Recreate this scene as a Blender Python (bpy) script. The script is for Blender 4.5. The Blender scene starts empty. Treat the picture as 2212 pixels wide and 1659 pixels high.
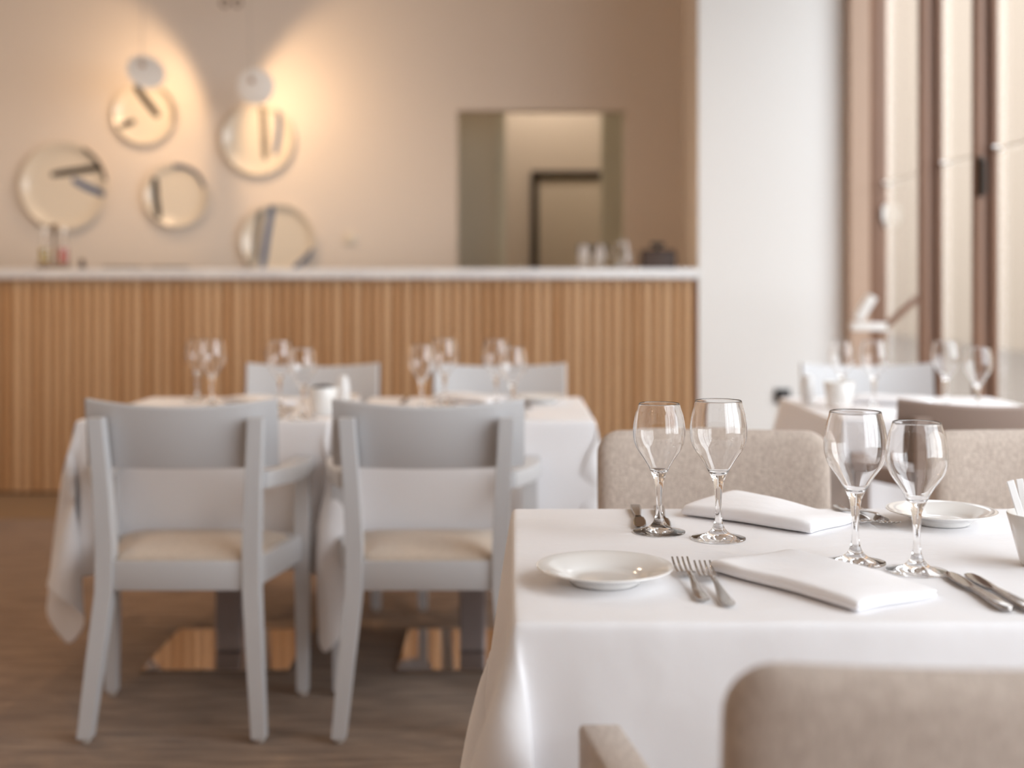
import bpy, bmesh, math, random
import numpy as np
from mathutils import Vector, Matrix
S = bpy.context.scene
C = S.collection
# ---------------------------------------------------------------- camera
cam = bpy.data.cameras.new('camera'); cam_o = bpy.data.objects.new('camera', cam); C.objects.link(cam_o)
cam_o.location = (0, 0, 1.13); cam_o.rotation_euler = (math.pi/2, 0, 0)
cam.sensor_fit = 'HORIZONTAL'; cam.sensor_width = 36.0; cam.lens = 2700/2212*36.0
cam.shift_y = -(829.5-612)/2212
cam.clip_start = .05; cam.clip_end = 200
cam.dof.use_dof = True; cam.dof.focus_distance = 1.84; cam.dof.aperture_fstop = 1.95
S.camera = cam_o
# ---------------------------------------------------------------- sky (overcast daylight)
W = bpy.data.worlds.new('sky'); S.world = W; W.use_nodes = True
SKY = 4.9
W.node_tree.nodes['Background'].inputs[0].default_value = (.90, .93, 1.0, 1)
W.node_tree.nodes['Background'].inputs[1].default_value = SKY
S.view_settings.view_transform = 'Standard'; S.view_settings.look = 'None'
S.view_settings.gamma = 1.0; S.view_settings.use_curve_mapping = False
S.view_settings.exposure = 0.36
S.cycles.max_bounces = 24; S.cycles.transmission_bounces = 24; S.cycles.transparent_max_bounces = 24
S.cycles.diffuse_bounces = 6; S.cycles.glossy_bounces = 8
S.cycles.caustics_refractive = True; S.cycles.caustics_reflective = True
S.cycles.sample_clamp_indirect = 12; S.cycles.use_denoising = True; S.cycles.blur_glossy = .3

def portal(name, loc, rot, sx, sy):
    l = bpy.data.lights.new(name, 'AREA'); l.shape = 'RECTANGLE'; l.size = sx; l.size_y = sy
    l.cycles.is_portal = True
    o = bpy.data.objects.new(name, l); C.objects.link(o); o.location = loc; o.rotation_euler = rot
    return o
portal('window_portal', (1.84, 1.5, 1.57), (0, math.pi/2, 0), 3.0, 9.0)

# ---------------------------------------------------------------- materials
MATS = {}
def mat(name, col, rough=.5, metal=0., bump=None, var=None, spec=.5, sheen=0., trans=0., ior=1.5, emit=None, coat=0.):
    """bump=(scale,strength,stretch xyz) ; var=(scale,col2,stretch)"""
    m = bpy.data.materials.new(name); m.use_nodes = True; nt = m.node_tree; b = nt.nodes['Principled BSDF']
    b.inputs['Base Color'].default_value = (*col, 1); b.inputs['Roughness'].default_value = rough
    b.inputs['Metallic'].default_value = metal; b.inputs['Specular IOR Level'].default_value = spec
    b.inputs['Transmission Weight'].default_value = trans; b.inputs['IOR'].default_value = ior
    b.inputs['Sheen Weight'].default_value = sheen; b.inputs['Coat Weight'].default_value = coat
    if emit: b.inputs['Emission Color'].default_value = (*emit[0], 1); b.inputs['Emission Strength'].default_value = emit[1]
    tc = nt.nodes.new('ShaderNodeTexCoord')
    def noise(scale, st, det=4):
        mp = nt.nodes.new('ShaderNodeMapping'); mp.inputs['Scale'].default_value = st
        nt.links.new(tc.outputs['Object'], mp.inputs[0])
        n = nt.nodes.new('ShaderNodeTexNoise'); n.inputs['Scale'].default_value = scale; n.inputs['Detail'].default_value = det
        nt.links.new(mp.outputs[0], n.inputs['Vector']); return n
    if var:
        n = noise(var[0], var[2]); r = nt.nodes.new('ShaderNodeValToRGB')
        r.color_ramp.elements[0].position = .35; r.color_ramp.elements[0].color = (*col, 1)
        r.color_ramp.elements[1].position = .65; r.color_ramp.elements[1].color = (*var[1], 1)
        nt.links.new(n.outputs['Fac'], r.inputs[0]); nt.links.new(r.outputs[0], b.inputs['Base Color'])
    if bump:
        n = noise(bump[0], bump[2]); bp = nt.nodes.new('ShaderNodeBump'); bp.inputs['Strength'].default_value = bump[1]
        bp.inputs['Distance'].default_value = .01
        nt.links.new(n.outputs['Fac'], bp.inputs['Height']); nt.links.new(bp.outputs[0], b.inputs['Normal'])
    MATS[name] = m; return m
one = (1, 1, 1)
mat('wall_paint', (.80, .71, .62), .9, bump=(6, .05, one))
mat('white_wall_paint', (.83, .82, .80), .9, bump=(6, .05, one))
mat('ceiling_paint', (.8, .78, .75), .9)
mat('sage_paint', (.70, .64, .50), .8); mat('sage_light', (.76, .74, .60), .8)
mat('door_paint', (.66, .58, .48), .5); mat('dark_frame', (.035, .022, .014), .5)
mat('mullion_wood', (.22, .11, .062), .5, var=(30, (.18, .09, .05), (1, 1, .06)))
mat('mullion_light', (.43, .29, .205), .5); mat('blade_steel', (.24, .215, .20), .10, metal=1.)  # knife blades: dark mirror reflections put into the steel colour
mat('grey_paint', (.60, .60, .61), .42, bump=(90, .03, one))
mat('taupe_tone', (.31, .23, .19), .42)  # browner tone for one chair of the grey model
mat('linen', (.50, .41, .345), .95, sheen=.3, bump=(420, .5, (1, 1, 1)), var=(260, (.66, .56, .48), (1, .35, .35)))
mat('seat_linen', (.56, .47, .38), .95, sheen=.3, bump=(420, .4, one), var=(240, (.68, .58, .48), (1, .4, 1)))
mat('cloth', (.87, .86, .875), .9, sheen=.15, bump=(7, .6, (1, 1.8, 1)))
mat('napkin', (.90, .89, .905), .9, sheen=.15, bump=(18, .3, one))
mat('porcelain', (.86, .845, .82), .12, coat=.5)
mat('ivory_ceramic', (.80, .72, .60), .22, coat=.4)
mat('stroke_black', (.012, .01, .008), .6); mat('stroke_blue', (.10, .15, .26), .6); mat('stroke_grey', (.24, .21, .17), .6)
mat('steel', (.50, .48, .46), .12, metal=1.)
mat('satin_steel', (.40, .37, .35), .18, metal=1.)
mat('mirror_steel', (.66, .60, .56), .06, metal=1.)
mat('pewter_column', (.34, .30, .30), .35, metal=.55)
mat('marble', (.78, .77, .76), .25, var=(5, (.66, .65, .66), (1, 3, 3)))
mat('white_enamel', (.84, .82, .79), .5)
mat('gap_brown', (.22, .115, .05), .8)
mat('cord', (.55, .5, .45), .6)
mat('dark_wood', (.06, .035, .025), .5); mat('black_plastic', (.02, .02, .02), .5)
mat('oil', (.62, .45, .03), .08, trans=.6, ior=1.45); mat('red_vinegar', (.72, .12, .06), .08, trans=.6, ior=1.4)
mat('kick_brown', (.42, .27, .15), .5)
mat('tray_brown', (.16, .09, .04), .5)
mat('herb', (.05, .035, .03), .9, bump=(120, 1, one)); mat('salt_white', (.86, .86, .86), .3)
mat('paper', (.88, .87, .86), .8); mat('stone_bead', (.3, .3, .2), .4)
mat('facade', (.235, .186, .140), .95, bump=(3, .1, one)); mat('pavement', (.125, .10, .078), .9)
mat('warm_bulb', (1, .8, .6), .5, emit=((1, .62, .33), 5))
# carpet : brown with streaks
m = mat('carpet', (.23, .155, .115), .97, sheen=.2, bump=(200, .6, one)); nt = m.node_tree
tc = nt.nodes.new('ShaderNodeTexCoord'); mp = nt.nodes.new('ShaderNodeMapping'); mp.inputs['Scale'].default_value = (.8, 5.5, 1)
n1 = nt.nodes.new('ShaderNodeTexNoise'); n1.inputs['Scale'].default_value = 7; n1.inputs['Detail'].default_value = 6; n1.inputs['Distortion'].default_value = .6
n2 = nt.nodes.new('ShaderNodeTexNoise'); n2.inputs['Scale'].default_value = 260
mx = nt.nodes.new('ShaderNodeMath'); mx.operation = 'MULTIPLY_ADD'; mx.inputs[1].default_value = .45
r = nt.nodes.new('ShaderNodeValToRGB'); r.color_ramp.elements[0].position = .55; r.color_ramp.elements[0].color = (.175, .108, .072, 1)
r.color_ramp.elements[1].position = .88; r.color_ramp.elements[1].color = (.37, .25, .165, 1)
L = lambda a, b: b.id_data.links.new(a, b); L(tc.outputs['Object'], mp.inputs[0]); L(mp.outputs[0], n1.inputs['Vector']); L(tc.outputs['Object'], n2.inputs['Vector'])
L(n2.outputs['Fac'], mx.inputs[0]); L(n1.outputs['Fac'], mx.inputs[2]); L(mx.outputs[0], r.inputs[0]); L(r.outputs[0], nt.nodes['Principled BSDF'].inputs['Base Color'])
# slatted oak: colour per slat
PITCH = .0478
m = mat('oak_slats', (.55, .33, .18), .5); nt = m.node_tree
tc = nt.nodes.new('ShaderNodeTexCoord'); sx = nt.nodes.new('ShaderNodeSeparateXYZ'); L(tc.outputs['Object'], sx.inputs[0])
dv = nt.nodes.new('ShaderNodeMath'); dv.operation = 'DIVIDE'; dv.inputs[1].default_value = PITCH; L(sx.outputs[0], dv.inputs[0])
fl = nt.nodes.new('ShaderNodeMath'); fl.operation = 'FLOOR'; L(dv.outputs[0], fl.inputs[0])
wn = nt.nodes.new('ShaderNodeTexWhiteNoise'); wn.noise_dimensions = '1D'; L(fl.outputs[0], wn.inputs['W'])
mp = nt.nodes.new('ShaderNodeMapping'); mp.inputs['Scale'].default_value = (60, 60, 2.5); L(tc.outputs['Object'], mp.inputs[0])
gn = nt.nodes.new('ShaderNodeTexNoise'); gn.inputs['Scale'].default_value = 1; L(mp.outputs[0], gn.inputs['Vector'])
ma = nt.nodes.new('ShaderNodeMath'); ma.operation = 'MULTIPLY_ADD'; ma.inputs[1].default_value = .55; L(wn.outputs['Value'], ma.inputs[0])
m2 = nt.nodes.new('ShaderNodeMath'); m2.operation = 'MULTIPLY'; m2.inputs[1].default_value = .5; L(gn.outputs['Fac'], m2.inputs[0]); L(m2.outputs[0], ma.inputs[2])
r = nt.nodes.new('ShaderNodeValToRGB'); r.color_ramp.elements[0].position = .15; r.color_ramp.elements[0].color = (.50, .265, .11, 1)
r.color_ramp.elements[1].position = .8; r.color_ramp.elements[1].color = (.70, .45, .25, 1)
L(ma.outputs[0], r.inputs[0]); L(r.outputs[0], nt.nodes['Principled BSDF'].inputs['Base Color'])
# drinking glass (real refraction) and thin window glass
m = bpy.data.materials.new('glass'); m.use_nodes = True; nt = m.node_tree; nt.nodes.clear()
g = nt.nodes.new('ShaderNodeBsdfGlass'); g.inputs['Roughness'].default_value = 0; g.inputs['IOR'].default_value = 1.55; g.inputs['Color'].default_value = (1, 1, 1, 1)
o = nt.nodes.new('ShaderNodeOutputMaterial'); L(g.outputs[0], o.inputs[0]); MATS['glass'] = m
m = bpy.data.materials.new('window_glass'); m.use_nodes = True; nt = m.node_tree; nt.nodes.clear()
t = nt.nodes.new('ShaderNodeBsdfTransparent'); t.inputs[0].default_value = (.95, .96, .95, 1)
g = nt.nodes.new('ShaderNodeBsdfGlossy'); g.inputs['Roughness'].default_value = 0
lw = nt.nodes.new('ShaderNodeLayerWeight'); pw = nt.nodes.new('ShaderNodeMath'); pw.operation = 'POWER'; pw.inputs[1].default_value = 5
L(lw.outputs['Facing'], pw.inputs[0]); f = nt.nodes.new('ShaderNodeMath'); f.operation = 'MULTIPLY_ADD'; f.inputs[1].default_value = .5; f.inputs[2].default_value = .03; L(pw.outputs[0], f.inputs[0])
x = nt.nodes.new('ShaderNodeMixShader'); L(f.outputs[0], x.inputs[0]); L(t.outputs[0], x.inputs[1]); L(g.outputs[0], x.inputs[2])
o = nt.nodes.new('ShaderNodeOutputMaterial'); L(x.outputs[0], o.inputs[0]); MATS['window_glass'] = m

# ---------------------------------------------------------------- helpers
class MB:
    def __init__(s): s.v = []; s.f = []
    def add(s, v, f):
        n = len(s.v); s.v += [tuple(p) for p in v]; s.f += [tuple(i+n for i in q) for q in f]; return s
    def box(s, x0, x1, y0, y1, z0, z1, bev=0, segs=2, rot=None):
        bm = bmesh.new(); bmesh.ops.create_cube(bm, size=1)
        for v in bm.verts: v.co = Vector(((x0+x1)/2+v.co.x*(x1-x0), (y0+y1)/2+v.co.y*(y1-y0), (z0+z1)/2+v.co.z*(z1-z0)))
        if bev: bmesh.ops.bevel(bm, geom=list(bm.edges), offset=bev, segments=segs, affect='EDGES', profile=.5)
        if rot: bmesh.ops.transform(bm, matrix=rot, verts=bm.verts)
        bm.verts.index_update(); s.add([v.co.copy() for v in bm.verts], [[v.index for v in f.verts] for f in bm.faces]); bm.free(); return s
    def lathe(s, prof, n=48, c=(0, 0, 0), close=False, M_=None):
        """prof list of (r,z); r==0 ends become poles"""
        v = []; idx = []
        for r, z in prof:
            if r < 1e-6: idx.append([len(v)]); v.append(Vector((0, 0, z)))
            else:
                idx.append(list(range(len(v), len(v)+n)))
                v += [Vector((r*math.cos(2*math.pi*k/n), r*math.sin(2*math.pi*k/n), z)) for k in range(n)]
        f = []
        m = len(idx)
        for i in range(m if close else m-1):
            a, b = idx[i], idx[(i+1) % m]
            for k in range(n):
                k2 = (k+1) % n
                if len(a) == 1 and len(b) == 1: continue
                if len(a) == 1: f.append((a[0], b[k2], b[k]))
                elif len(b) == 1: f.append((a[k], a[k2], b[0]))
                else: f.append((a[k], a[k2], b[k2], b[k]))
        if M_: v = [M_ @ p for p in v]
        return s.add([p+Vector(c) for p in v], f)
    def tube(s, path, r, n=10):
        path = [Vector(p) for p in path]; v = []; f = []
        for i, p in enumerate(path):
            t = (path[min(i+1, len(path)-1)]-path[max(i-1, 0)]).normalized()
            u = t.cross(Vector((0, 0, 1)) if abs(t.z) < .9 else Vector((1, 0, 0))).normalized(); w = t.cross(u)
            rr = r[i] if isinstance(r, (list, tuple)) else r
            v += [p+(u*math.cos(2*math.pi*k/n)+w*math.sin(2*math.pi*k/n))*rr for k in range(n)]
        for i in range(len(path)-1):
            for k in range(n): f.append((i*n+k, i*n+(k+1) % n, (i+1)*n+(k+1) % n, (i+1)*n+k))
        f.append(tuple(range(n-1, -1, -1))); f.append(tuple(range((len(path)-1)*n, len(path)*n)))
        return s.add(v, f)
    def loft(s, secs, bev=.2):
        """secs: list of (center, half_a vector, half_b vector) ; rounded-rect section of 12 points"""
        c = bev*.6; pts = [(1, -1+c), (1, 1-c), (1-c*.3, 1-c*.3), (1-c, 1), (-1+c, 1), (-1+c*.3, 1-c*.3), (-1, 1-c), (-1, -1+c), (-1+c*.3, -1+c*.3), (-1+c, -1), (1-c, -1), (1-c*.3, -1+c*.3)]
        n = len(pts); v = []; f = []
        for ce, a, b in secs:
            ce, a, b = Vector(ce), Vector(a), Vector(b); v += [ce+a*x+b*y for x, y in pts]
        for i in range(len(secs)-1):
            for k in range(n): f.append((i*n+k, i*n+(k+1) % n, (i+1)*n+(k+1) % n, (i+1)*n+k))
        f.append(tuple(range(n-1, -1, -1))); f.append(tuple(range((len(secs)-1)*n, len(secs)*n)))
        return s.add(v, f)
    def build(s, name, material, parent=None, smooth=35, sub=0):
        me = bpy.data.meshes.new(name); me.from_pydata(s.v, [], s.f); me.validate(); me.update()
        bm = bmesh.new(); bm.from_mesh(me); bmesh.ops.recalc_face_normals(bm, faces=bm.faces); bm.to_mesh(me); bm.free()
        me.materials.append(MATS[material])
        if smooth: 
            me.shade_smooth(); me.set_sharp_from_angle(angle=math.radians(smooth))
        o = bpy.data.objects.new(name, me); C.objects.link(o)
        if parent: o.parent = parent
        if sub:
            k = o.modifiers.new('smooth', 'SUBSURF'); k.levels = k.render_levels = sub
        return o
def tag(o, label=None, cat=None, group=None, kind=None):
    if label: o['label'] = label
    if cat: o['category'] = cat
    if group: o['group'] = group
    if kind: o['kind'] = kind
    return o
def thing(name, label, cat, loc=(0, 0, 0), rz=0, group=None):
    o = bpy.data.objects.new(name, None); C.objects.link(o); o.empty_display_size = .05
    o.location = loc; o.rotation_euler = (0, 0, rz); return tag(o, label, cat, group)
def struct(name, mb, m, smooth=0):
    return tag(mb.build(name, m, smooth=smooth), kind='structure')
def dup(root, loc, rz, label, group=None):
    r = root.copy(); C.objects.link(r); r.location = loc; r.rotation_euler = (0, 0, rz); r['label'] = label
    if group: r['group'] = group
    for ch in list(root.children):
        c = ch.copy(); C.objects.link(c); c.parent = r
        for g in list(ch.children):
            d = g.copy(); C.objects.link(d); d.parent = c
    return r
# ---------------------------------------------------------------- setting
WY = 5.95            # face of the white wall
struct('floor', MB().box(-3.7, 1.9, -3.2, 9.5, -.1, 0), 'carpet')
struct('ceiling', MB().box(-3.7, 2.0, -3.2, 9.5, 3.15, 3.3), 'ceiling_paint')
struct('wall_left', MB().box(-3.8, -3.6, -3.2, 9.5, 0, 3.15), 'wall_paint')
struct('wall_front', MB().box(-3.6, 2.0, -3.3, -3.1, 0, 3.15), 'wall_paint')
# white wall block beside the counter, its left return runs back to the niche wall
b = MB(); z1 = 3.15
def prism(pts, z0, z1):
    n = len(pts); v = [(x, y, z0) for x, y in pts]+[(x, y, z1) for x, y in pts]
    return v, [tuple(range(n-1, -1, -1)), tuple(range(n, 2*n))]+[(i, (i+1) % n, n+(i+1) % n, n+i) for i in range(n)]
struct('wall_white', MB().add(*prism([(.888, WY), (1.60, WY), (1.66, WY+.03), (1.775, WY+.03), (1.775, 9.4), (1.2, 9.4), (1.2, 7.42), (1.005, 7.42), (1.004, 7.3)], 0, 3.15)), 'white_wall_paint')
# back wall of the niche with the pass-through
OX0, OX1, OZ0, OZ1 = -.319, .66, .98, 2.14
b = MB().box(-3.6, OX0, 7.3, 7.42, 0, 3.15).box(OX1, 1.02, 7.3, 7.42, 0, 3.15).box(OX0, OX1, 7.3, 7.42, OZ1, 3.15).box(OX0, OX1, 7.3, 7.42, 0, OZ0)
struct('wall_back', b, 'wall_paint')
struct('return_warm_light_skin', MB().add(*prism([(.886, WY+.004), (.998, 7.3), (1.006, 7.3), (.894, WY+.004)], 0, 3.15)), 'wall_paint')  # thin added skin over the white return, its warm light put in as colour
struct('wall_corridor', MB().box(-3.6, 1.9, 9.2, 9.35, 0, 3.15), 'wall_paint')
struct('wall_partition_left', MB().box(-2.2, -.095, 8.0, 8.1, 0, 3.15), 'sage_paint')
struct('trim_1', MB().box(-.094, -.042, 7.97, 8.13, 0, 3.14, .004), 'sage_light')
struct('wall_partition_right', MB().box(.576, 1.19, 8.0, 8.12, 0, 3.15), 'sage_light')
d = tag(bpy.data.objects.new('door_1', None), kind='structure'); C.objects.link(d); d.location = (.14, 9.2, 0)
MB().box(0, .055, -.04, 0, 0, 1.90, .004).box(.85, .905, -.04, 0, 0, 1.90, .004).box(0, .905, -.045, 0, 1.90, 1.955, .004).build('door_frame', 'dark_frame', d)
MB().box(.055, .85, -.025, 0, .01, 1.90, .003).build('door_leaf', 'door_paint', d)

# window wall on the right: glass line leans slightly, dark timber fins stand inside it
def wx(y): return 1.70+(max(y, 4.91)-4.91)*.07 if y > 4.2 else 1.68
fins = [5.90, 4.91, 4.35, 3.25, 2.15, 1.05, -.05, -1.15, -2.25]
struct('wall_right', MB().box(1.655, 1.85, -3.1, -2.25, 0, 3.15), 'wall_paint')
struct('baseboard_right', MB().add(*prism([(wx(5.95)-.03, 5.95), (wx(4.2)-.03, 4.2), (1.655, -2.25), (1.80, -2.25), (1.80, 4.2), (1.92, 5.95)], 0, .12)), 'mullion_wood')
struct('trim_2', MB().box(1.585, 1.68, 5.86, 5.945, 0, 3.14, .004), 'mullion_light')
struct('trim_3', MB().add(*prism([(wx(5.95)-.03, 5.95), (wx(4.2)-.03, 4.2), (1.655, -2.25), (1.80, -2.25), (1.80, 4.2), (1.92, 5.95)], 3.02, 3.15)), 'mullion_wood')
for i, y in enumerate(fins):
    X = wx(y)
    w = tag(bpy.data.objects.new('window_%d' % (i+1), None), kind='structure'); C.objects.link(w); w.location = (X, y, 0)
    mb = MB()
    if i == 0: mb.box(-.085, -.005, -.02, .03, .12, 3.02, .003)
    else: mb.box(-.098 if i < 2 else -.09, -.062, -.008, .03, .12, 3.02, .003).box(-.062, -.034, .008, .028, .12, 3.02).box(-.034, -.012, -.012, .02, .12, 3.02, .003)
    mb.build('window_frame', 'mullion_wood', w)
    if i+1 < len(fins):
        y2 = fins[i+1]; a = Vector((.012, -.02, 0)); c = Vector((wx(y2)-X+.012, y2-y+.03, 0)); n = (c-a).normalized().cross(Vector((0, 0, 1)))*.004
        v = [a-n, c-n, c+n, a+n]; v = [(p.x, p.y, .12) for p in v]+[(p.x, p.y, 3.02) for p in v]
        MB().add(v, [(3, 2, 1, 0), (4, 5, 6, 7), (0, 1, 5, 4), (1, 2, 6, 5), (2, 3, 7, 6), (3, 0, 4, 7)]).build('window_pane', 'window_glass', w, smooth=0)
    if i == 2:
        MB().box(-.085, -.068, -.035, -.008, 1.43, 1.57, .005).tube([(-.076, -.03, 1.55), (-.076, -.05, 1.55), (-.076, -.055, 1.44)], .007).build('window_handle', 'dark_frame', w)
# outside
struct('ground_outside', MB().box(1.92, 9.2, -8, 45, -.3, -.1), 'pavement')
struct('wall_opposite', MB().box(9.2, 9.6, 1.5, 45, -.3, 11), 'facade')

# steel cable with little white hooks stretched across the window fins
cab = thing('guard_cable', 'thin horizontal cable with small white hooks stretched across the window posts', 'cable', (1.60, 4.9, 1.595))
pts = [(.155, .99, 0), (.084, 0, 0), (.072, -.56, 0), (.06, -1.63, 0)]
MB().tube(pts, .0022, 6).build('wire', 'cord', cab)
for p in pts[:3]:
    MB().tube([(p[0]-.012, p[1]-.022, p[2]+.006), (p[0]+.006, p[1]-.022, p[2]+.008), (p[0]+.02, p[1]-.016, p[2]-.004)], .006, 8).build('hook', 'white_enamel', cab)
wl = thing('window_latch', 'small white latch on the pane right of the leftmost dark window post', 'latch', (1.755, 5.88, 1.44))
MB().box(-.006, .012, -.012, .012, -.045, .065, .004).build('plate', 'cord', wl); MB().box(-.018, -.006, -.02, -.008, -.02, .05, .003).build('lever', 'white_wall_paint', wl)

# ---------------------------------------------------------------- counter
ct = thing('bar_counter', 'long bar counter clad in vertical oak slats under a pale marble top', 'counter', (0, 0, 0))
CX0, CX1, CY = -3.5, .885, 5.97
b = MB(); k0 = math.ceil(CX0/PITCH)
v = []
x = k0*PITCH
while x < CX1-.01:
    a0, a1 = x+.008, min(x+PITCH-.008, CX1); md = (a0+a1)/2
    pr = [(a0, CY+.02), (a0, CY+.0), (a0+.004, CY-.006), (md, CY-.010), (a1-.004, CY-.006), (a1, CY+.0), (a1, CY+.02)]
    n = len(pr); vv = [(p[0], p[1], .135) for p in pr]+[(p[0], p[1], 1.150) for p in pr]
    b.add(vv, [tuple(range(n)), tuple(range(2*n-1, n-1, -1))]+[(i+1, i, n+i, n+i+1) for i in range(n-1)])
    x += PITCH
b.build('slatted_front', 'oak_slats', ct, smooth=30)
MB().box(CX0, CX1, CY+.018, CY+.03, .135, 1.1495).build('backing_board', 'gap_brown', ct, smooth=0)
MB().box(CX0, CX1-.002, CY+.03, 6.60, .12, 1.149).build('carcass', 'dark_wood', ct, smooth=0)
MB().box(CX0, CX1-.002, CY+.022, CY+.04, .0, .12).build('kickboard', 'kick_brown', ct, smooth=0)
MB().box(CX0, CX1, CY-.03, 6.64, 1.150, 1.202, .006).build('marble_top', 'marble', ct)
CT = 1.2025

# ---------------------------------------------------------------- chairs
def curve_board(w, y_mid, sag, z0, z1, th, n=14, lean=0):
    """curved back board: ends at +y by sag"""
    v = []; f = []
    prof = [(-th/2, z0+.006), (-th/2+.004, z0), (th/2-.004, z0), (th/2, z0+.006), (th/2, z1-.006), (th/2-.004, z1), (-th/2+.004, z1), (-th/2, z1-.006)]
    m = len(prof)
    for i in range(n+1):
        t = -1+2*i/n; x = t*w/2; y = y_mid+sag*t*t; nx, ny = -2*sag*t/(w/2), 1; l = math.hypot(nx, ny); nx /= l; ny /= l
        for o_, z in prof:
            z += (.017*t*t if z > (z0+z1)/2 else 0)-.004
            v.append((x+nx*o_, y+ny*o_-lean*(z-z0), z))
    for i in range(n):
        for k in range(m): f.append((i*m+k, i*m+(k+1) % m, (i+1)*m+(k+1) % m, (i+1)*m+k))
    f.append(tuple(range(m))); f.append(tuple(range((n+1)*m-1, n*m-1, -1)))
    return v, f
def make_grey_chair(paint, label, loc, rz, group):
    t = thing('armchair', label, 'chair', loc, rz, group)
    # rear legs run from the floor up to the back posts
    for s in (-1, 1):
        secs = []
        for z, x, y, a, c_ in [(.012, .214, -.165, .0175, .0185), (.2, .198, -.135, .020, .022), (.36, .184, -.105, .0215, .025), (.47, .183, -.103, .0215, .025), (.62, .189, -.112, .020, .023), (.795, .199, -.132, .0185, .019)]:
            secs.append(((s*x, y, z), (a, 0, 0), (0, c_, 0)))
        l = MB().loft(secs, .09).build('leg', paint, t, smooth=12)
        MB().lathe([(0, 0), (.011, 0), (.012, .006), (.011, .0125), (0, .0125)], 16, (s*.214, -.165, 0)).build('glide', 'cord', l)
        secs = [((s*.262, .19, .012), (.0155, 0, 0), (0, .0155, 0)), ((s*.262, .185, .3), (.019, 0, 0), (0, .019, 0)), ((s*.262, .182, .45), (.021, 0, 0), (0, .021, 0)), ((s*.262, .178, .618), (.018, 0, 0), (0, .018, 0))]
        l = MB().loft(secs, .09).build('leg', paint, t, smooth=12)
        MB().lathe([(0, 0), (.011, 0), (.012, .006), (.011, .0125), (0, .0125)], 16, (s*.262, .19, 0)).build('glide', 'cord', l)
        # arm: curved outward from the post to the front leg
        secs = []
        for k in range(9):
            u = k/8; y = -.10+.31*u; x = .205+.057*math.sin(u*math.pi/2)+.006*math.sin(u*math.pi)
            w = .017+.011*math.sin(u*math.pi*.62)
            secs.append(((s*x, y, .635-.003*math.sin(u*3.1)), (w, 0, 0), (0, 0, .0205)))
        MB().loft(secs, .2).build('armrest', paint, t)
    # seat frame
    b = MB().box(-.165, .165, -.123, -.095, .362, .436, .003)
    b.box(-.245, .245, .165, .192, .375, .445, .003)
    for s in (-1, 1):
        b.loft([((s*.188, -.09, .402), (.011, 0, 0), (0, 0, .035)), ((s*.252, .17, .408), (.011, 0, 0), (0, 0, .035))], .12)
    b.build('seat_frame', paint, t)
    # cushion: trapezoid, domed
    n = 16; v = []; f = []
    for j in range(n+1):
        for i in range(n+1):
            a = -1+2*i/n; c_ = -1+2*j/n
            a2 = math.copysign(abs(a)**.8, a); c2 = math.copysign(abs(c_)**.8, c_)
            hw = .160+.078*(c2+1)/2
            rr = max(abs(a2), abs(c2)); dm = 1-rr**4
            cut = 1-.04*(abs(a2)**6)*(abs(c2)**6)
            v.append((hw*a2*cut, .035+.155*c2*cut, .438+.026*dm+.004*(1-c2*c2)*(1-a2*a2)+.006*(c2+1)*.5*dm))
    q = len(v)
    for j in range(n):
        for i in range(n): f.append((j*(n+1)+i, j*(n+1)+i+1, (j+1)*(n+1)+i+1, (j+1)*(n+1)+i))
    ring = [i for i in range(n+1)]+[(j)*(n+1)+n for j in range(1, n+1)]+[n*(n+1)+i for i in range(n-1, -1, -1)]+[j*(n+1) for j in range(n-1, 0, -1)]
    for r_ in ring: v.append((v[r_][0], v[r_][1], .405))
    for k in range(len(ring)): f.append((ring[k], q+k, q+(k+1) % len(ring), ring[(k+1) % len(ring)]))
    f.append(tuple(q+k for k in range(len(ring))))
    MB().add(v, f).build('seat', 'seat_linen', t, smooth=60)
    MB().add(*curve_board(.482, -.105, .048, .668, .826, .016, lean=.12)).build('backrest', paint, t)
    return t
GY = 3.245
g1 = make_grey_chair('grey_paint', 'pale grey wooden armchair, leftmost of the row, back turned, by the first oak-side table', (-.836, GY, 0), 0, 'grey armchairs at the white tables')
g2 = dup(g1, (-.212, GY, 0), 0, 'pale grey wooden armchair, back turned, second from left, beside the near tablecloth edge')
g3 = dup(g1, (-.73, 4.50, 0), math.pi, 'grey armchair facing camera across the left table, behind the dark-filled white bowl')
g4 = dup(g1, (-.045, 4.50, 0), math.pi, 'grey armchair facing camera across the middle table, right of the shaker, against oak slats')
g5 = dup(g1, (1.30, 4.50, 0), math.pi, 'light grey armchair facing camera across the window table, in front of white wall')
g6 = make_grey_chair('taupe_tone', 'brown-toned wooden armchair with its back to us at the window table', (1.218, GY, 0), 0, 'armchairs at the window table')

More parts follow.
